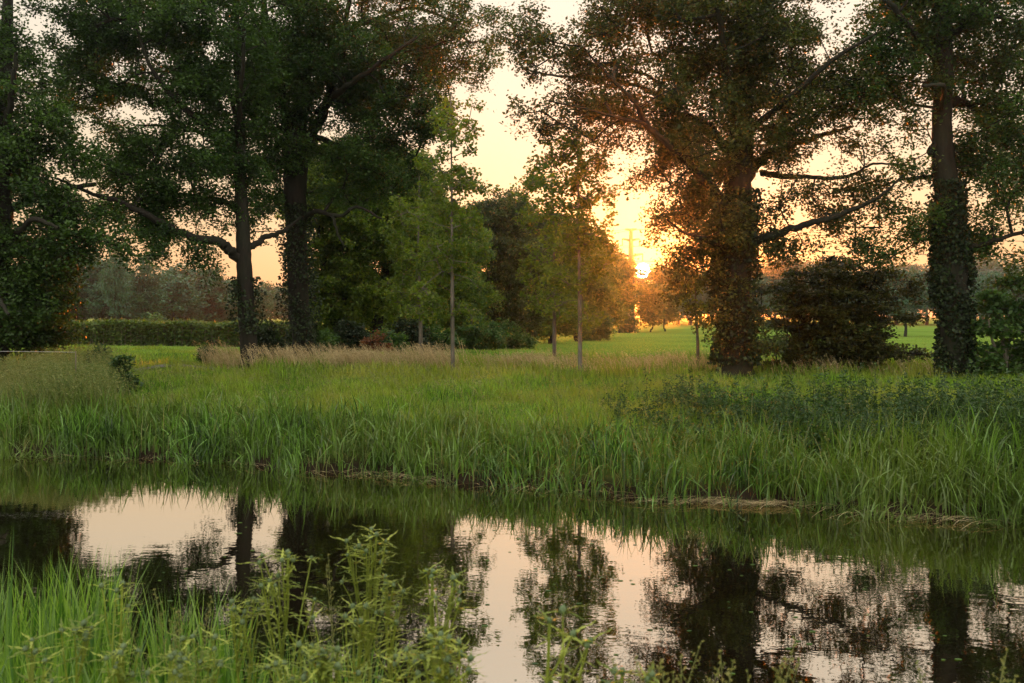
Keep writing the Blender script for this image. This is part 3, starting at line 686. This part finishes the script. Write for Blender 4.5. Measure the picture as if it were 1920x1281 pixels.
# ------------------------------------------------------------------ fence at the left edge
root = empty('wire_fence', (-9.6, 21, float(zt(np.array(-9.6), np.array(21.)))), 'white electric fence tape on thin posts in the tall grass at the left edge', 'fence')
fx = [-15.5, -13.3, -11.2, -9.2]
mb = MB(); tube(mb, [(x, 21.0, 1.71 + .015 * math.sin(x)) for x in np.linspace(-15.5, -9.2, 30)], .0035, 4); mb.build('tape', M['tape'], root)
for x in fx:
    mb = MB(); tube(mb, [(x, 21.0, float(zt(np.array(x), np.array(21.))) - .2), (x, 21.0, 1.73)], .012, 6); mb.build('post', M['wood'], root)

# ------------------------------------------------------------------ grasses
def blades(x, y, h, wd, lean, curl=.5, seg=4, z=None, leandir=None, widths=None):
    """tapered, arching blades; x, y, h, wd, lean arrays"""
    n = len(x); z = zt(x, y) if z is None else z
    a = rng.uniform(0, 2 * np.pi, n) if leandir is None else leandir
    d = np.stack([np.cos(a), np.sin(a)], -1)
    b = a + np.pi / 2 + rng.normal(0, .7, n); wv_ = np.stack([np.cos(b), np.sin(b), 0 * b], -1)
    t = np.linspace(0, 1, seg + 1)
    ex = 1 + 1.6 * rng.uniform(0, 1, n) * curl * 2
    hor = h[:, None] * lean[:, None] * t ** (1 + ex[:, None] * .8)
    sag = (h * lean ** 2 * .75 * curl * 2)[:, None] * t ** 3
    p = np.stack([x[:, None] + d[:, 0:1] * hor, y[:, None] + d[:, 1:2] * hor, z[:, None] + h[:, None] * t - sag - .03], -1)
    prof = widths if widths is not None else np.clip(np.array([.75, 1, .95, .75, .45, .2])[:seg] if seg > 3 else np.array([1, .9, .6])[:seg], 0, 1)
    V = np.empty((n, 2 * seg + 1, 3))
    for s in range(seg):
        o = wv_ * (wd * prof[s] * .5)[:, None]
        V[:, 2 * s] = p[:, s] - o; V[:, 2 * s + 1] = p[:, s] + o
    V[:, -1] = p[:, seg]
    base = np.arange(n)[:, None] * (2 * seg + 1)
    q = np.concatenate([np.stack([base + 2 * s, base + 2 * s + 1, base + 2 * s + 3, base + 2 * s + 2], -1) for s in range(seg - 1)], 1).reshape(-1, 4)
    tr = np.stack([base + 2 * seg - 2, base + 2 * seg - 1, base + 2 * seg], -1).reshape(-1, 3)
    val = rng.uniform(0, 1, n)
    flat = np.concatenate([q.ravel(), tr.ravel()]); sizes = np.concatenate([np.full(len(q), 4), np.full(len(tr), 3)])
    av = np.concatenate([np.repeat(val, seg - 1), val])
    return V.reshape(-1, 3), flat, sizes, av, p[:, -1]

def stuff(name, mat, parts, label, cat):
    vs, fs, zs, as_ = [], [], [], []; off = 0
    for V, f, z, a in parts:
        vs.append(V); fs.append(f + off); zs.append(z); as_.append(a); off += len(V)
    o = mesh(name, np.concatenate(vs), np.concatenate(fs), M[mat], None, np.concatenate(as_), False, np.concatenate(zs))
    return tag(o, label, cat, None, 'stuff')

def vis(x, y, m=1.5):
    return np.abs(x) < y * .52 + m

def seedheads(tips, dirs, n_per, length, wd):
    """small husk quads along the last part of a stem"""
    n = len(tips); t = rng.uniform(0, 1, (n, n_per, 1))
    pos = tips[:, None] - dirs[:, None] * t * length + rng.standard_normal((n, n_per, 3)) * wd
    V, Fq = leaf_quads(pos.reshape(-1, 3), .035, .35, 0)
    return V, Fq.ravel(), np.full(len(Fq), 4), rng.uniform(0, 1, len(Fq))

# reeds on the far bank, in tussocks
n = 1500; cx = rng.uniform(-13, 11, n); cs_ = rng.uniform(-.35, 2.3, n)
mult = 24
x = (cx[:, None] + rng.normal(0, .085, (n, mult))).ravel(); y = (yb(cx)[:, None] + cs_[:, None] + rng.normal(0, .085, (n, mult))).ravel()
hh = np.repeat(rng.uniform(.5, 1.02, n) * (1 - .10 * cs_) * np.where(cs_ < .1, .72, 1), mult) * rng.uniform(.45, 1.15, n * mult)
gap = np.sin(x * .9 + 1.2) * np.sin(x * .37)
z0 = np.maximum(zt(x, y), -.25); ld = rng.normal(-np.pi / 2, 1.3, len(x)); s_ = y - yb(x)
dipx = np.exp(-((x - 2.55) / .28) ** 2) + .6 * np.exp(-((x + 3.3) / .22) ** 2) + .5 * np.exp(-((x - .6) / .2) ** 2)
k = vis(x, y) & (rng.uniform(0, 1, len(x)) > dipx * (s_ < 1.3) * .85) & (rng.uniform(0, 1, len(x)) < .72 + .28 * np.sin(x * 3.3 + s_ * 2))
pr = blades(x[k], y[k], (hh * (1 + .1 * gap) * np.interp(x, [-9, -3, 1.5, 2.6, 3.6, 6], [1.05, .9, .85, .9, 1.1, 1.2]))[k], rng.uniform(.012, .032, k.sum()), rng.uniform(.12, .95, k.sum()), .8, 5, z0[k], ld[k])
stuff('reed_grass', 'reed', [pr[:4]], 'lush arching blue-green reed grass lining the far bank of the river', 'grass')
xd = rng.uniform(-12, 10, 2600); sd = rng.uniform(-.1, 2.4, 2600); yd = yb(xd) + sd
pr = blades(xd, yd, rng.uniform(.3, .95, 2600), rng.uniform(.006, .013, 2600), rng.uniform(.1, 1.3, 2600), .7, 5)
stuff('withered_reeds', 'seedy', [pr[:4]], 'withered brown blades standing and bent among the green reeds of the far bank', 'grass')
# flattened dead reeds at the waterline
n = 1800; cxx = np.concatenate([rng.normal(3.0, .6, 230), rng.normal(5.1, .35, 60), rng.normal(-1.6, .4, 50), rng.uniform(-9, 8, 160)]); n = len(cxx)
yy = yb(cxx) - .18 + rng.normal(0, .10, n)
pr = blades(cxx, yy, rng.uniform(.02, .10, n), rng.uniform(.007, .012, n), rng.uniform(3, 9, n), .03, 4, np.full(n, .035) + rng.uniform(0, .05, n), rng.choice([0, np.pi], n) + rng.normal(0, .35, n))
stuff('dead_reeds', 'straw', [pr[:4]], 'flattened straw-coloured reeds lying at the waterline of the far bank', 'grass')
# meadow grass
def scatter(n, s0, s1, x0, x1, m=1.5):
    x = rng.uniform(x0, x1, n); y = yb(x) + rng.uniform(s0, s1, n); k = vis(x, y, m); return x[k], y[k]
parts = []
tx, ty_ = scatter(520, 2.0, 12, -13, 11)
x = (tx[:, None] + rng.normal(0, .12, (len(tx), 40))).ravel(); y = (ty_[:, None] + rng.normal(0, .12, (len(tx), 40))).ravel()
parts.append(blades(x, y, np.repeat(rng.uniform(.2, .42, len(tx)), 40) * rng.uniform(.6, 1.1, len(x)), rng.uniform(.008, .015, len(x)), rng.uniform(.1, .9, len(x)), .6, 3)[:4])
x, y = scatter(95000, 1.6, 8, -14, 12); nz = .5 + .5 * np.sin(x * 1.7 + np.sin(y * 1.3) * 2) * np.sin(y * 1.1 + x * .6)
parts.append(blades(x, y, rng.uniform(.10, .28, len(x)) * (.6 + .8 * nz), rng.uniform(.008, .014, len(x)), rng.uniform(.1, .9, len(x)), .5, 3)[:4])
x, y = scatter(100000, 8, 22, -20, 18); nz = .5 + .5 * np.sin(x * 1.1 + np.sin(y * .9) * 2) * np.sin(y * .8 + x * .5)
k = ~((x < -7.6) & (x > -14.5) & (np.abs(y - 28.6 - .1 * (x + 8) - .35 * np.sin(x * .5)) < .3)); x, y, nz = x[k], y[k], nz[k]
parts.append(blades(x, y, rng.uniform(.08, .24, len(x)) * (.6 + .8 * nz), rng.uniform(.012, .022, len(x)), rng.uniform(.1, .9, len(x)), .5, 3)[:4])
stuff('meadow_grass', 'meadow', parts, 'short green meadow grass between the reeds and the trees', 'grass')
x, y = scatter(160000, 22, 130, -70, 70, 3)
k = rng.uniform(0, 1, len(x)) < np.clip(50 / y, .3, 1); x, y = x[k], y[k]
pr = blades(x, y, rng.uniform(.06, .18, len(x)), rng.uniform(.02, .04, len(x)), rng.uniform(.1, .9, len(x)), .5, 3)
stuff('field_grass', 'field_grass', [pr[:4]], 'bright green pasture grass beyond the line of trees', 'grass')
# seeding grasses in the meadow, tall at the left
def seeds(name, mat, x, y, h0, h1, lean0, lean1, label, ldir=(np.pi, .6), wd=.006, hn=16, hl=.16, hw=.008):
    n = len(x); h = rng.uniform(h0, h1, n)
    if name == 'dry_grass': h *= np.where(x / y * F + CX > 880, .74, 1)
    V, f, z, a, tp = blades(x, y, h, np.full(n, wd) * rng.uniform(.8, 1.3, n), rng.uniform(lean0, lean1, n), .35, 4, None, rng.normal(ldir[0], ldir[1], n), np.array([1, .9, .8, .7]))
    base = np.stack([x, y, zt(x, y)], -1); dv = nrm(tp - base); dv[:, :2] *= 1.6; dv = nrm(dv)
    return stuff(name, mat, [(V, f, z, a), seedheads(tp, dv, hn, hl, hw)], label, 'grass')
x, y = scatter(1900, 1.5, 9, -14, 12)
seeds('seeding_grass', 'seedy', x, y, .3, .62, .1, .6, 'thin seeding grass stems scattered over the meadow behind the reeds')
d = 19 + 7 * rng.beta(1.3, 1.6, 5600); px = 215 - rng.gamma(1.6, 90, 5600) + rng.normal(0, 22, 5600)
seeds('tall_seeding_grass', 'seedy', (px - CX) / F * d, d, .45, .95, .05, .4, 'tall pale seeding grass in front of the dark tree at the left edge')
# dry fringe at the foot of the trees
def fringe(px0, px1, d0, d1, n): 
    d = rng.uniform(d0, d1, n); px = rng.uniform(px0, px1, n); return (px - CX) / F * d, d
n = 26000; px = rng.uniform(380, 1920, n); d = 25 + rng.exponential(1.6, n) + np.interp(px, [380, 480, 900, 1100, 1900], [4.5, 2.0, 1.2, .2, -.8])
wgt = np.interp(px, [380, 440, 500, 560, 820, 880, 930, 1010, 1060, 1200, 1330, 1400, 1480, 1600, 1640, 1920], [.15, .6, .35, 1, .85, .15, .4, .65, .2, .5, .35, .15, .2, .35, .08, .15])
x = (px - CX) / F * d; y = d
k = (rng.uniform(0, 1, n) < wgt * (.5 + .5 * np.sin(x * 2.3 + np.sin(y * 1.9) * 1.5) * np.sin(x * .7 + y)) * 1.15) & (d < 34)
k &= rng.uniform(0, 1, n) < .9
seeds('dry_grass', 'straw', x[k], y[k], .30, .78, .15, .6, 'fringe of tall dry straw-coloured grass at the foot of the trees', (np.pi, .45), .014, 12, .20, .008)
x, y = fringe(480, 1900, 24.3, 30, 16000)
pr = blades(x, y, rng.uniform(.2, .5, len(x)), rng.uniform(.01, .02, len(x)), rng.uniform(.1, .7, len(x)), .5, 4)
stuff('rough_grass', 'meadow', [pr[:4]], 'rough green undergrass between the dry stems at the foot of the trees', 'grass')
# nettles on the right part of the bank
n = 900; px = 1150 + 840 * rng.beta(1.5, 1.0, n); s_ = rng.uniform(1.6, 5.2, n)
d = 15.0 + rng.normal(0, .3, n); x = (px - CX) / F * 15.5; y = yb(x) + s_
h = rng.uniform(.3, .95, n) * (.8 + .3 * np.sin(x * 3.1 + y * 1.7)) * np.clip(.75 + (px - 1230) / 1500, .7, 1.15)
m_ = 54; t = rng.uniform(.1, 1, (n, m_))
pos = np.stack([x[:, None] + rng.normal(0, .055, (n, m_)) * (1.25 - t), y[:, None] + rng.normal(0, .055, (n, m_)) * (1.25 - t), zt(x, y)[:, None] + h[:, None] * t], -1).reshape(-1, 3)
V, Fq = leaf_quads(pos, .062, .36, .3, .3)
st_ = blades(x, y, h, np.full(n, .012), rng.uniform(0, .15, n), .2, 3)
o_ = stuff('nettles', 'nettle', [(V, Fq.ravel(), np.full(len(Fq), 4), rng.uniform(0, 1, len(Fq))), st_[:4]], 'dark upright nettles behind the reeds on the right half of the bank', 'weeds')

# ------------------------------------------------------------------ near bank
def px_at(px0, px1, d0, d1, n):
    d = rng.uniform(d0, d1, n); px = rng.uniform(px0, px1, n); return (px - CX) / F * d, d
def near_blades(name, sets, mat, label):
    parts = []
    for (x0, x1, d0, d1, n, ty, jit) in sets:
        x, d = px_at(x0, x1, d0, d1, n); z = np.maximum(zt(x, d), -.3)
        top = EYE - (ty + rng.exponential(jit, n) * 1.2 - HY) / F * d
        h = np.clip(top - z, .25, 1.7) * 1.05
        parts.append(blades(x, d, h, rng.uniform(.014, .03, n), rng.uniform(.04, .30, n), .5, 6, z)[:4])
    return stuff(name, mat, parts, label, 'grass')
near_blades('near_reeds', [(-80, 90, 5.0, 6.6, 280, 1050, 60), (90, 240, 5.0, 6.4, 280, 1020, 60), (-60, 260, 4.3, 5.2, 300, 1110, 60), (290, 440, 4.8, 6.0, 210, 1080, 60), (-60, 480, 3.6, 4.6, 420, 1190, 50), (440, 700, 4.2, 5.4, 260, 1170, 50), (0, 20, 5, 5.2, 5, 985, 5)],
    'near_reed', 'bright green reed blades rising from the near bank at bottom left')
x, d = px_at(-60, 960, 2.6, 4.4, 2600)
pr = blades(x, d, rng.uniform(.15, .5, len(x)), rng.uniform(.004, .009, len(x)), rng.uniform(.1, .8, len(x)), .5, 5)
x2, d2 = px_at(900, 2000, 2.0, 3.0, 1200)
pr2 = blades(x2, d2, rng.uniform(.15, .42, len(x2)), rng.uniform(.004, .008, len(x2)), rng.uniform(.1, .8, len(x2)), .5, 5)
stuff('bank_grass', 'meadow', [pr[:4], pr2[:4]], 'fine grass on the near bank below the thistles', 'grass')

def thistle(px, top, d, spread, nb, label, lean=0.0, leafy=1.0):
    x = (px - CX) / F * d; z0 = float(zt(np.array(x), np.array(d))); root = empty('thistle', (x, d, z0), label, 'plant')
    H = EYE - (top - HY) / F * d - z0
    stem = MB(); lv = MB(); heads = []
    def leafs(p, t, n):
        for _ in range(n):
            a = random.uniform(0, 6.28); out = nrm(np.array([math.cos(a), math.sin(a), random.uniform(.1, .8)]))
            Ln = random.uniform(.025, .085) * leafy; side = nrm(np.cross(out, [0, 0, 1.0])); w_ = Ln * .055
            seg = 5; V = [p]; Fc = []
            # jagged, spiny blade
            for s in range(1, seg + 1):
                c = p + out * Ln * s / (seg + 1) + np.array([0, 0, -.25 * Ln * (s / seg) ** 2])
                ww = w_ * (2.6 if s % 2 else .7) * (1 - s / (seg + 2))
                V += [c + side * ww, c - side * ww]
            V.append(p + out * Ln * 1.15 + np.array([0, 0, -.3 * Ln]))
            Fc = [[0, 1, 2, 2]]
            tri = [[0, 1, 2]]; quad = [[2 * s - 1, 2 * s, 2 * s + 2, 2 * s + 1] for s in range(1, seg)]
            v0 = random.random()
            lv.add(V, tri + [], v0); n0 = lv.n - len(V)
            lv.f.append((np.array(quad) + n0).ravel()); lv.z += [4] * len(quad); lv.a += [v0] * len(quad)
            lv.f.append(np.array([[2 * seg - 1, 2 * seg, 2 * seg + 1]]).ravel() + n0); lv.z += [3]; lv.a += [v0]
    def shoot(p0, dirv, ln, r, heads_on=True):
        pts = [p0]; dv = np.array(dirv, float)
        m_ = max(4, int(ln / .05))
        for q in range(m_):
            dv = nrm(dv + np.array([0, 0, .10]) + np.array([random.gauss(0, .06) for _ in range(3)])); pts.append(pts[-1] + dv * ln / m_)
        tube(stem, pts, np.linspace(r, r * .55, len(pts)), 6)
        for q, pt in enumerate(pts[1:]): leafs(pt, q / m_, 2)
        heads.append((pts[-1], dv))
        for _ in range(5): leafs(pts[-1], 1, 1)
        return pts
    base = np.array([x, d, z0 - .03])
    main = shoot(base, (lean, random.uniform(-.05, .05), 1), H * 1.0, .007)
    for q in range(nb):
        i_ = int(len(main) * random.uniform(.35, .85)); p = main[i_]
        a = random.uniform(0, 6.28); o = spread
        rem = (main[-1][2] - p[2]) * random.uniform(.75, 1.0) + .02
        br = shoot(p, (math.cos(a) * o + lean, math.sin(a) * o * .7, 1), rem, .004)
        if random.random() < .6:
            j = int(len(br) * .5); a = random.uniform(0, 6.28); shoot(br[j], (math.cos(a) * .6, math.sin(a) * .4, 1), rem * .35, .003)
    stem.build('stem', M['thistle'], root); lv.build('leaves', M['thistle'], root, smooth=False)
    for (p, dv) in heads[:14]:
        hb = MB(); R = random.uniform(.006, .0098)
        c = p + dv * R * .6; tt = np.linspace(-1, 1, 7)
        tube(hb, [c + dv * R * t * 1.15 for t in tt], R * np.sqrt(np.maximum(0.02, 1 - tt ** 2)) * (1 + .15 * (tt < 0)), 8, .06)
        for _ in range(26):
            u = nrm(np.array([random.gauss(0, 1) for _ in range(3)]) + dv * .5); s = nrm(np.cross(u, [.3, .2, 1])) * .0012
            hb.add([c + u * R * .9 - s, c + u * R * .9 + s, c + u * R * 1.75], [[0, 1, 2]], random.random())
        hb.build('flower_head', M['thistle_head'], root)
    return root
random.seed(11)
TL = [(560, 1015, 3.5, .30, 9, 'bushiest thistle with a crowd of round buds left of the tallest one'), (690, 985, 3.6, .34, 8, 'tallest thistle, its bud-tipped branches reaching highest over the dark water'),
      (470, 1115, 3.5, .28, 6, 'shorter thistle left of the bushiest one, its buds over dark water'), (770, 1075, 3.2, .22, 5, 'orange-tinged thistle with star-like tip just right of the tallest one'),
      (862, 1068, 3.1, .22, 6, 'blurred leafy thistle left of the reflected sky gap'), (245, 1085, 3.5, .16, 3, 'slender thistle among the reeds at the left'),
      (115, 1170, 3.2, .2, 4, 'low thistle near the bottom left corner among reeds'), (730, 1190, 3.0, .3, 6, 'low spreading thistle at the bottom edge below the tallest one'),
      (620, 1130, 3.2, .3, 6, 'leafy thistle between the bushiest and the tallest ones, lower than both'), (820, 1180, 2.9, .3, 6, 'low prickly thistle at the bottom edge below the blurred one'),
      (400, 1190, 3.1, .25, 5, 'low thistle at the bottom edge right of the reeds')]
TL += [(40, 1200, 2.9, .3, 5, 'low soft-leaved thistle in the bottom left corner'), (190, 1205, 2.9, .3, 5, 'low thistle at the bottom edge, second from the left corner'), (310, 1215, 2.8, .3, 5, 'low thistle at the bottom edge between the reeds and the dark water patch'),
       (500, 1200, 2.9, .3, 6, 'low thistle at the bottom edge directly below the bushiest one'), (580, 1205, 2.7, .3, 5, 'low thistle at the bottom edge between the bushiest and tallest ones'), (660, 1215, 2.7, .3, 6, 'low thistle at the bottom edge directly below the tallest one'), (870, 1190, 2.8, .3, 5, 'low thistle at the bottom edge where the bright reflection begins')]
for px, ty, d_, sp_, nb_, lb in TL: thistle(px, ty, d_, sp_, nb_, lb)
thistle(900, 1120, 2.5, .3, 4, 'dark leaning thistle shoot crossing the bright reflection, nearest the camera', lean=.45)
thistle(950, 1205, 2.5, .3, 3, 'lower leaning thistle shoot right of the dark crossing one', lean=.55)

def panicle(px, top, d, label, n_st=7, mat='seedy', sp_=.25):
    x = (px - CX) / F * d; z0 = float(zt(np.array(x), np.array(d))); root = empty('grass_tuft', (x, d, z0), label, 'plant')
    H = EYE - (top - HY) / F * d - z0; st = MB(); hd = MB()
    for q in range(n_st):
        hq = H * random.uniform(.82, 1.0); a = random.uniform(0, 6.28); ln = random.uniform(.05, sp_)
        ox, oy = random.uniform(-.04, .04), random.uniform(-.04, .04)
        pts = [np.array([x + ox + math.cos(a) * ln * t ** 2 * H, d + oy + math.sin(a) * ln * t ** 2 * H, z0 - .02 + hq * t]) for t in np.linspace(0, 1, 9)]
        tube(st, pts, np.linspace(.0022, .0009, 9), 4)
        for j in range(16):
            t = .72 + .28 * j / 15; i0 = min(7, int(t * 8)); p = pts[i0] + (pts[i0 + 1] - pts[i0]) * (t * 8 - i0)
            bl_ = .055 * (1.1 - (t - .72) / .28); a2 = random.uniform(0, 6.28); tip = p + np.array([math.cos(a2) * bl_, math.sin(a2) * bl_, bl_ * .8])
            tube(hd, [p, tip], [.0008, .0004], 3)
            for r_ in np.linspace(.3, 1, 6):
                c = p + (tip - p) * r_; u = np.array([random.gauss(0, 1) for _ in range(3)]); u = nrm(u + [0, 0, 1]) * .008; s = nrm(np.cross(u, [.3, 1, .1])) * .0018
                hd.add([c, c + u * .5 + s, c + u, c + u * .5 - s], [[0, 1, 2, 3]], random.random())
    st.build('stem', M[mat], root); hd.build('seed_head', M[mat], root, smooth=False)
for px, ty, d_, lb in [(1210, 1200, 2.6, 'pale feathery grass tuft at the bottom edge, leftmost of three under the sky reflection'), (1290, 1208, 2.5, 'feathery grass tuft at the bottom edge between its two pale neighbours'),
                       (1385, 1202, 2.6, 'rightmost of the three feathery grass tufts at the bottom centre'), (1800, 1225, 2.6, 'lone feathery grass tuft at the bottom edge below the reflected ivy trunk'),
                       (632, 1005, 3.7, 'feathery brown grass panicle standing between the two biggest thistles'), (345, 1110, 3.4, 'pink-brown arching grass heads between the reeds and the low thistle')]:
    panicle(px, ty, d_, lb, 16 if ty > 1150 else 7 if ty > 1100 else 4)

# small leaves of pond weed floating on the water
mb = MB()
for q in range(190):
    x = random.uniform(-3.5, 4); y = random.uniform(6.5, 12)
    if y > yb(np.array(x)) - .5: continue
    r = random.uniform(.006, .02); a0 = random.uniform(0, 6.28)
    ring = [(x + r * math.cos(a0 + k * 1.047) * 1.5, y + r * math.sin(a0 + k * 1.047), .004) for k in range(6)]
    mb.add(ring, [[0, 1, 2, 3, 4, 5]], random.random())
o = mb.build('pond_weed', M['bush'], None, smooth=False); tag(o, 'tiny floating specks of pond weed on the dark river', 'plant', None, 'stuff')

# ------------------------------------------------------------------ haze
hz = bpy.data.materials.new('haze_air'); hz.use_nodes = True; nt = hz.node_tree
nt.nodes.remove(nt.nodes['Principled BSDF'])
pv = nt.nodes.new('ShaderNodeVolumePrincipled'); pv.inputs['Density'].default_value = .00055; pv.inputs['Color'].default_value = (.80, .90, 1, 1); pv.inputs['Anisotropy'].default_value = .90
nt.links.new(pv.outputs[0], nt.nodes['Material Output'].inputs['Volume'])
x0, x1, y0, y1, z0, z1 = -950, 950, -450, 1500, -2.4, 21.5
v = [(a, b_, c_) for c_ in (z0, z1) for b_ in (y0, y1) for a in (x0, x1)]
o = mesh('haze', v, [(0, 2, 3, 1), (4, 5, 7, 6), (0, 1, 5, 4), (2, 6, 7, 3), (0, 4, 6, 2), (1, 3, 7, 5)], hz)
tag(o, kind='stuff', label='thin evening haze filling the air over the fields and river', cat='haze')
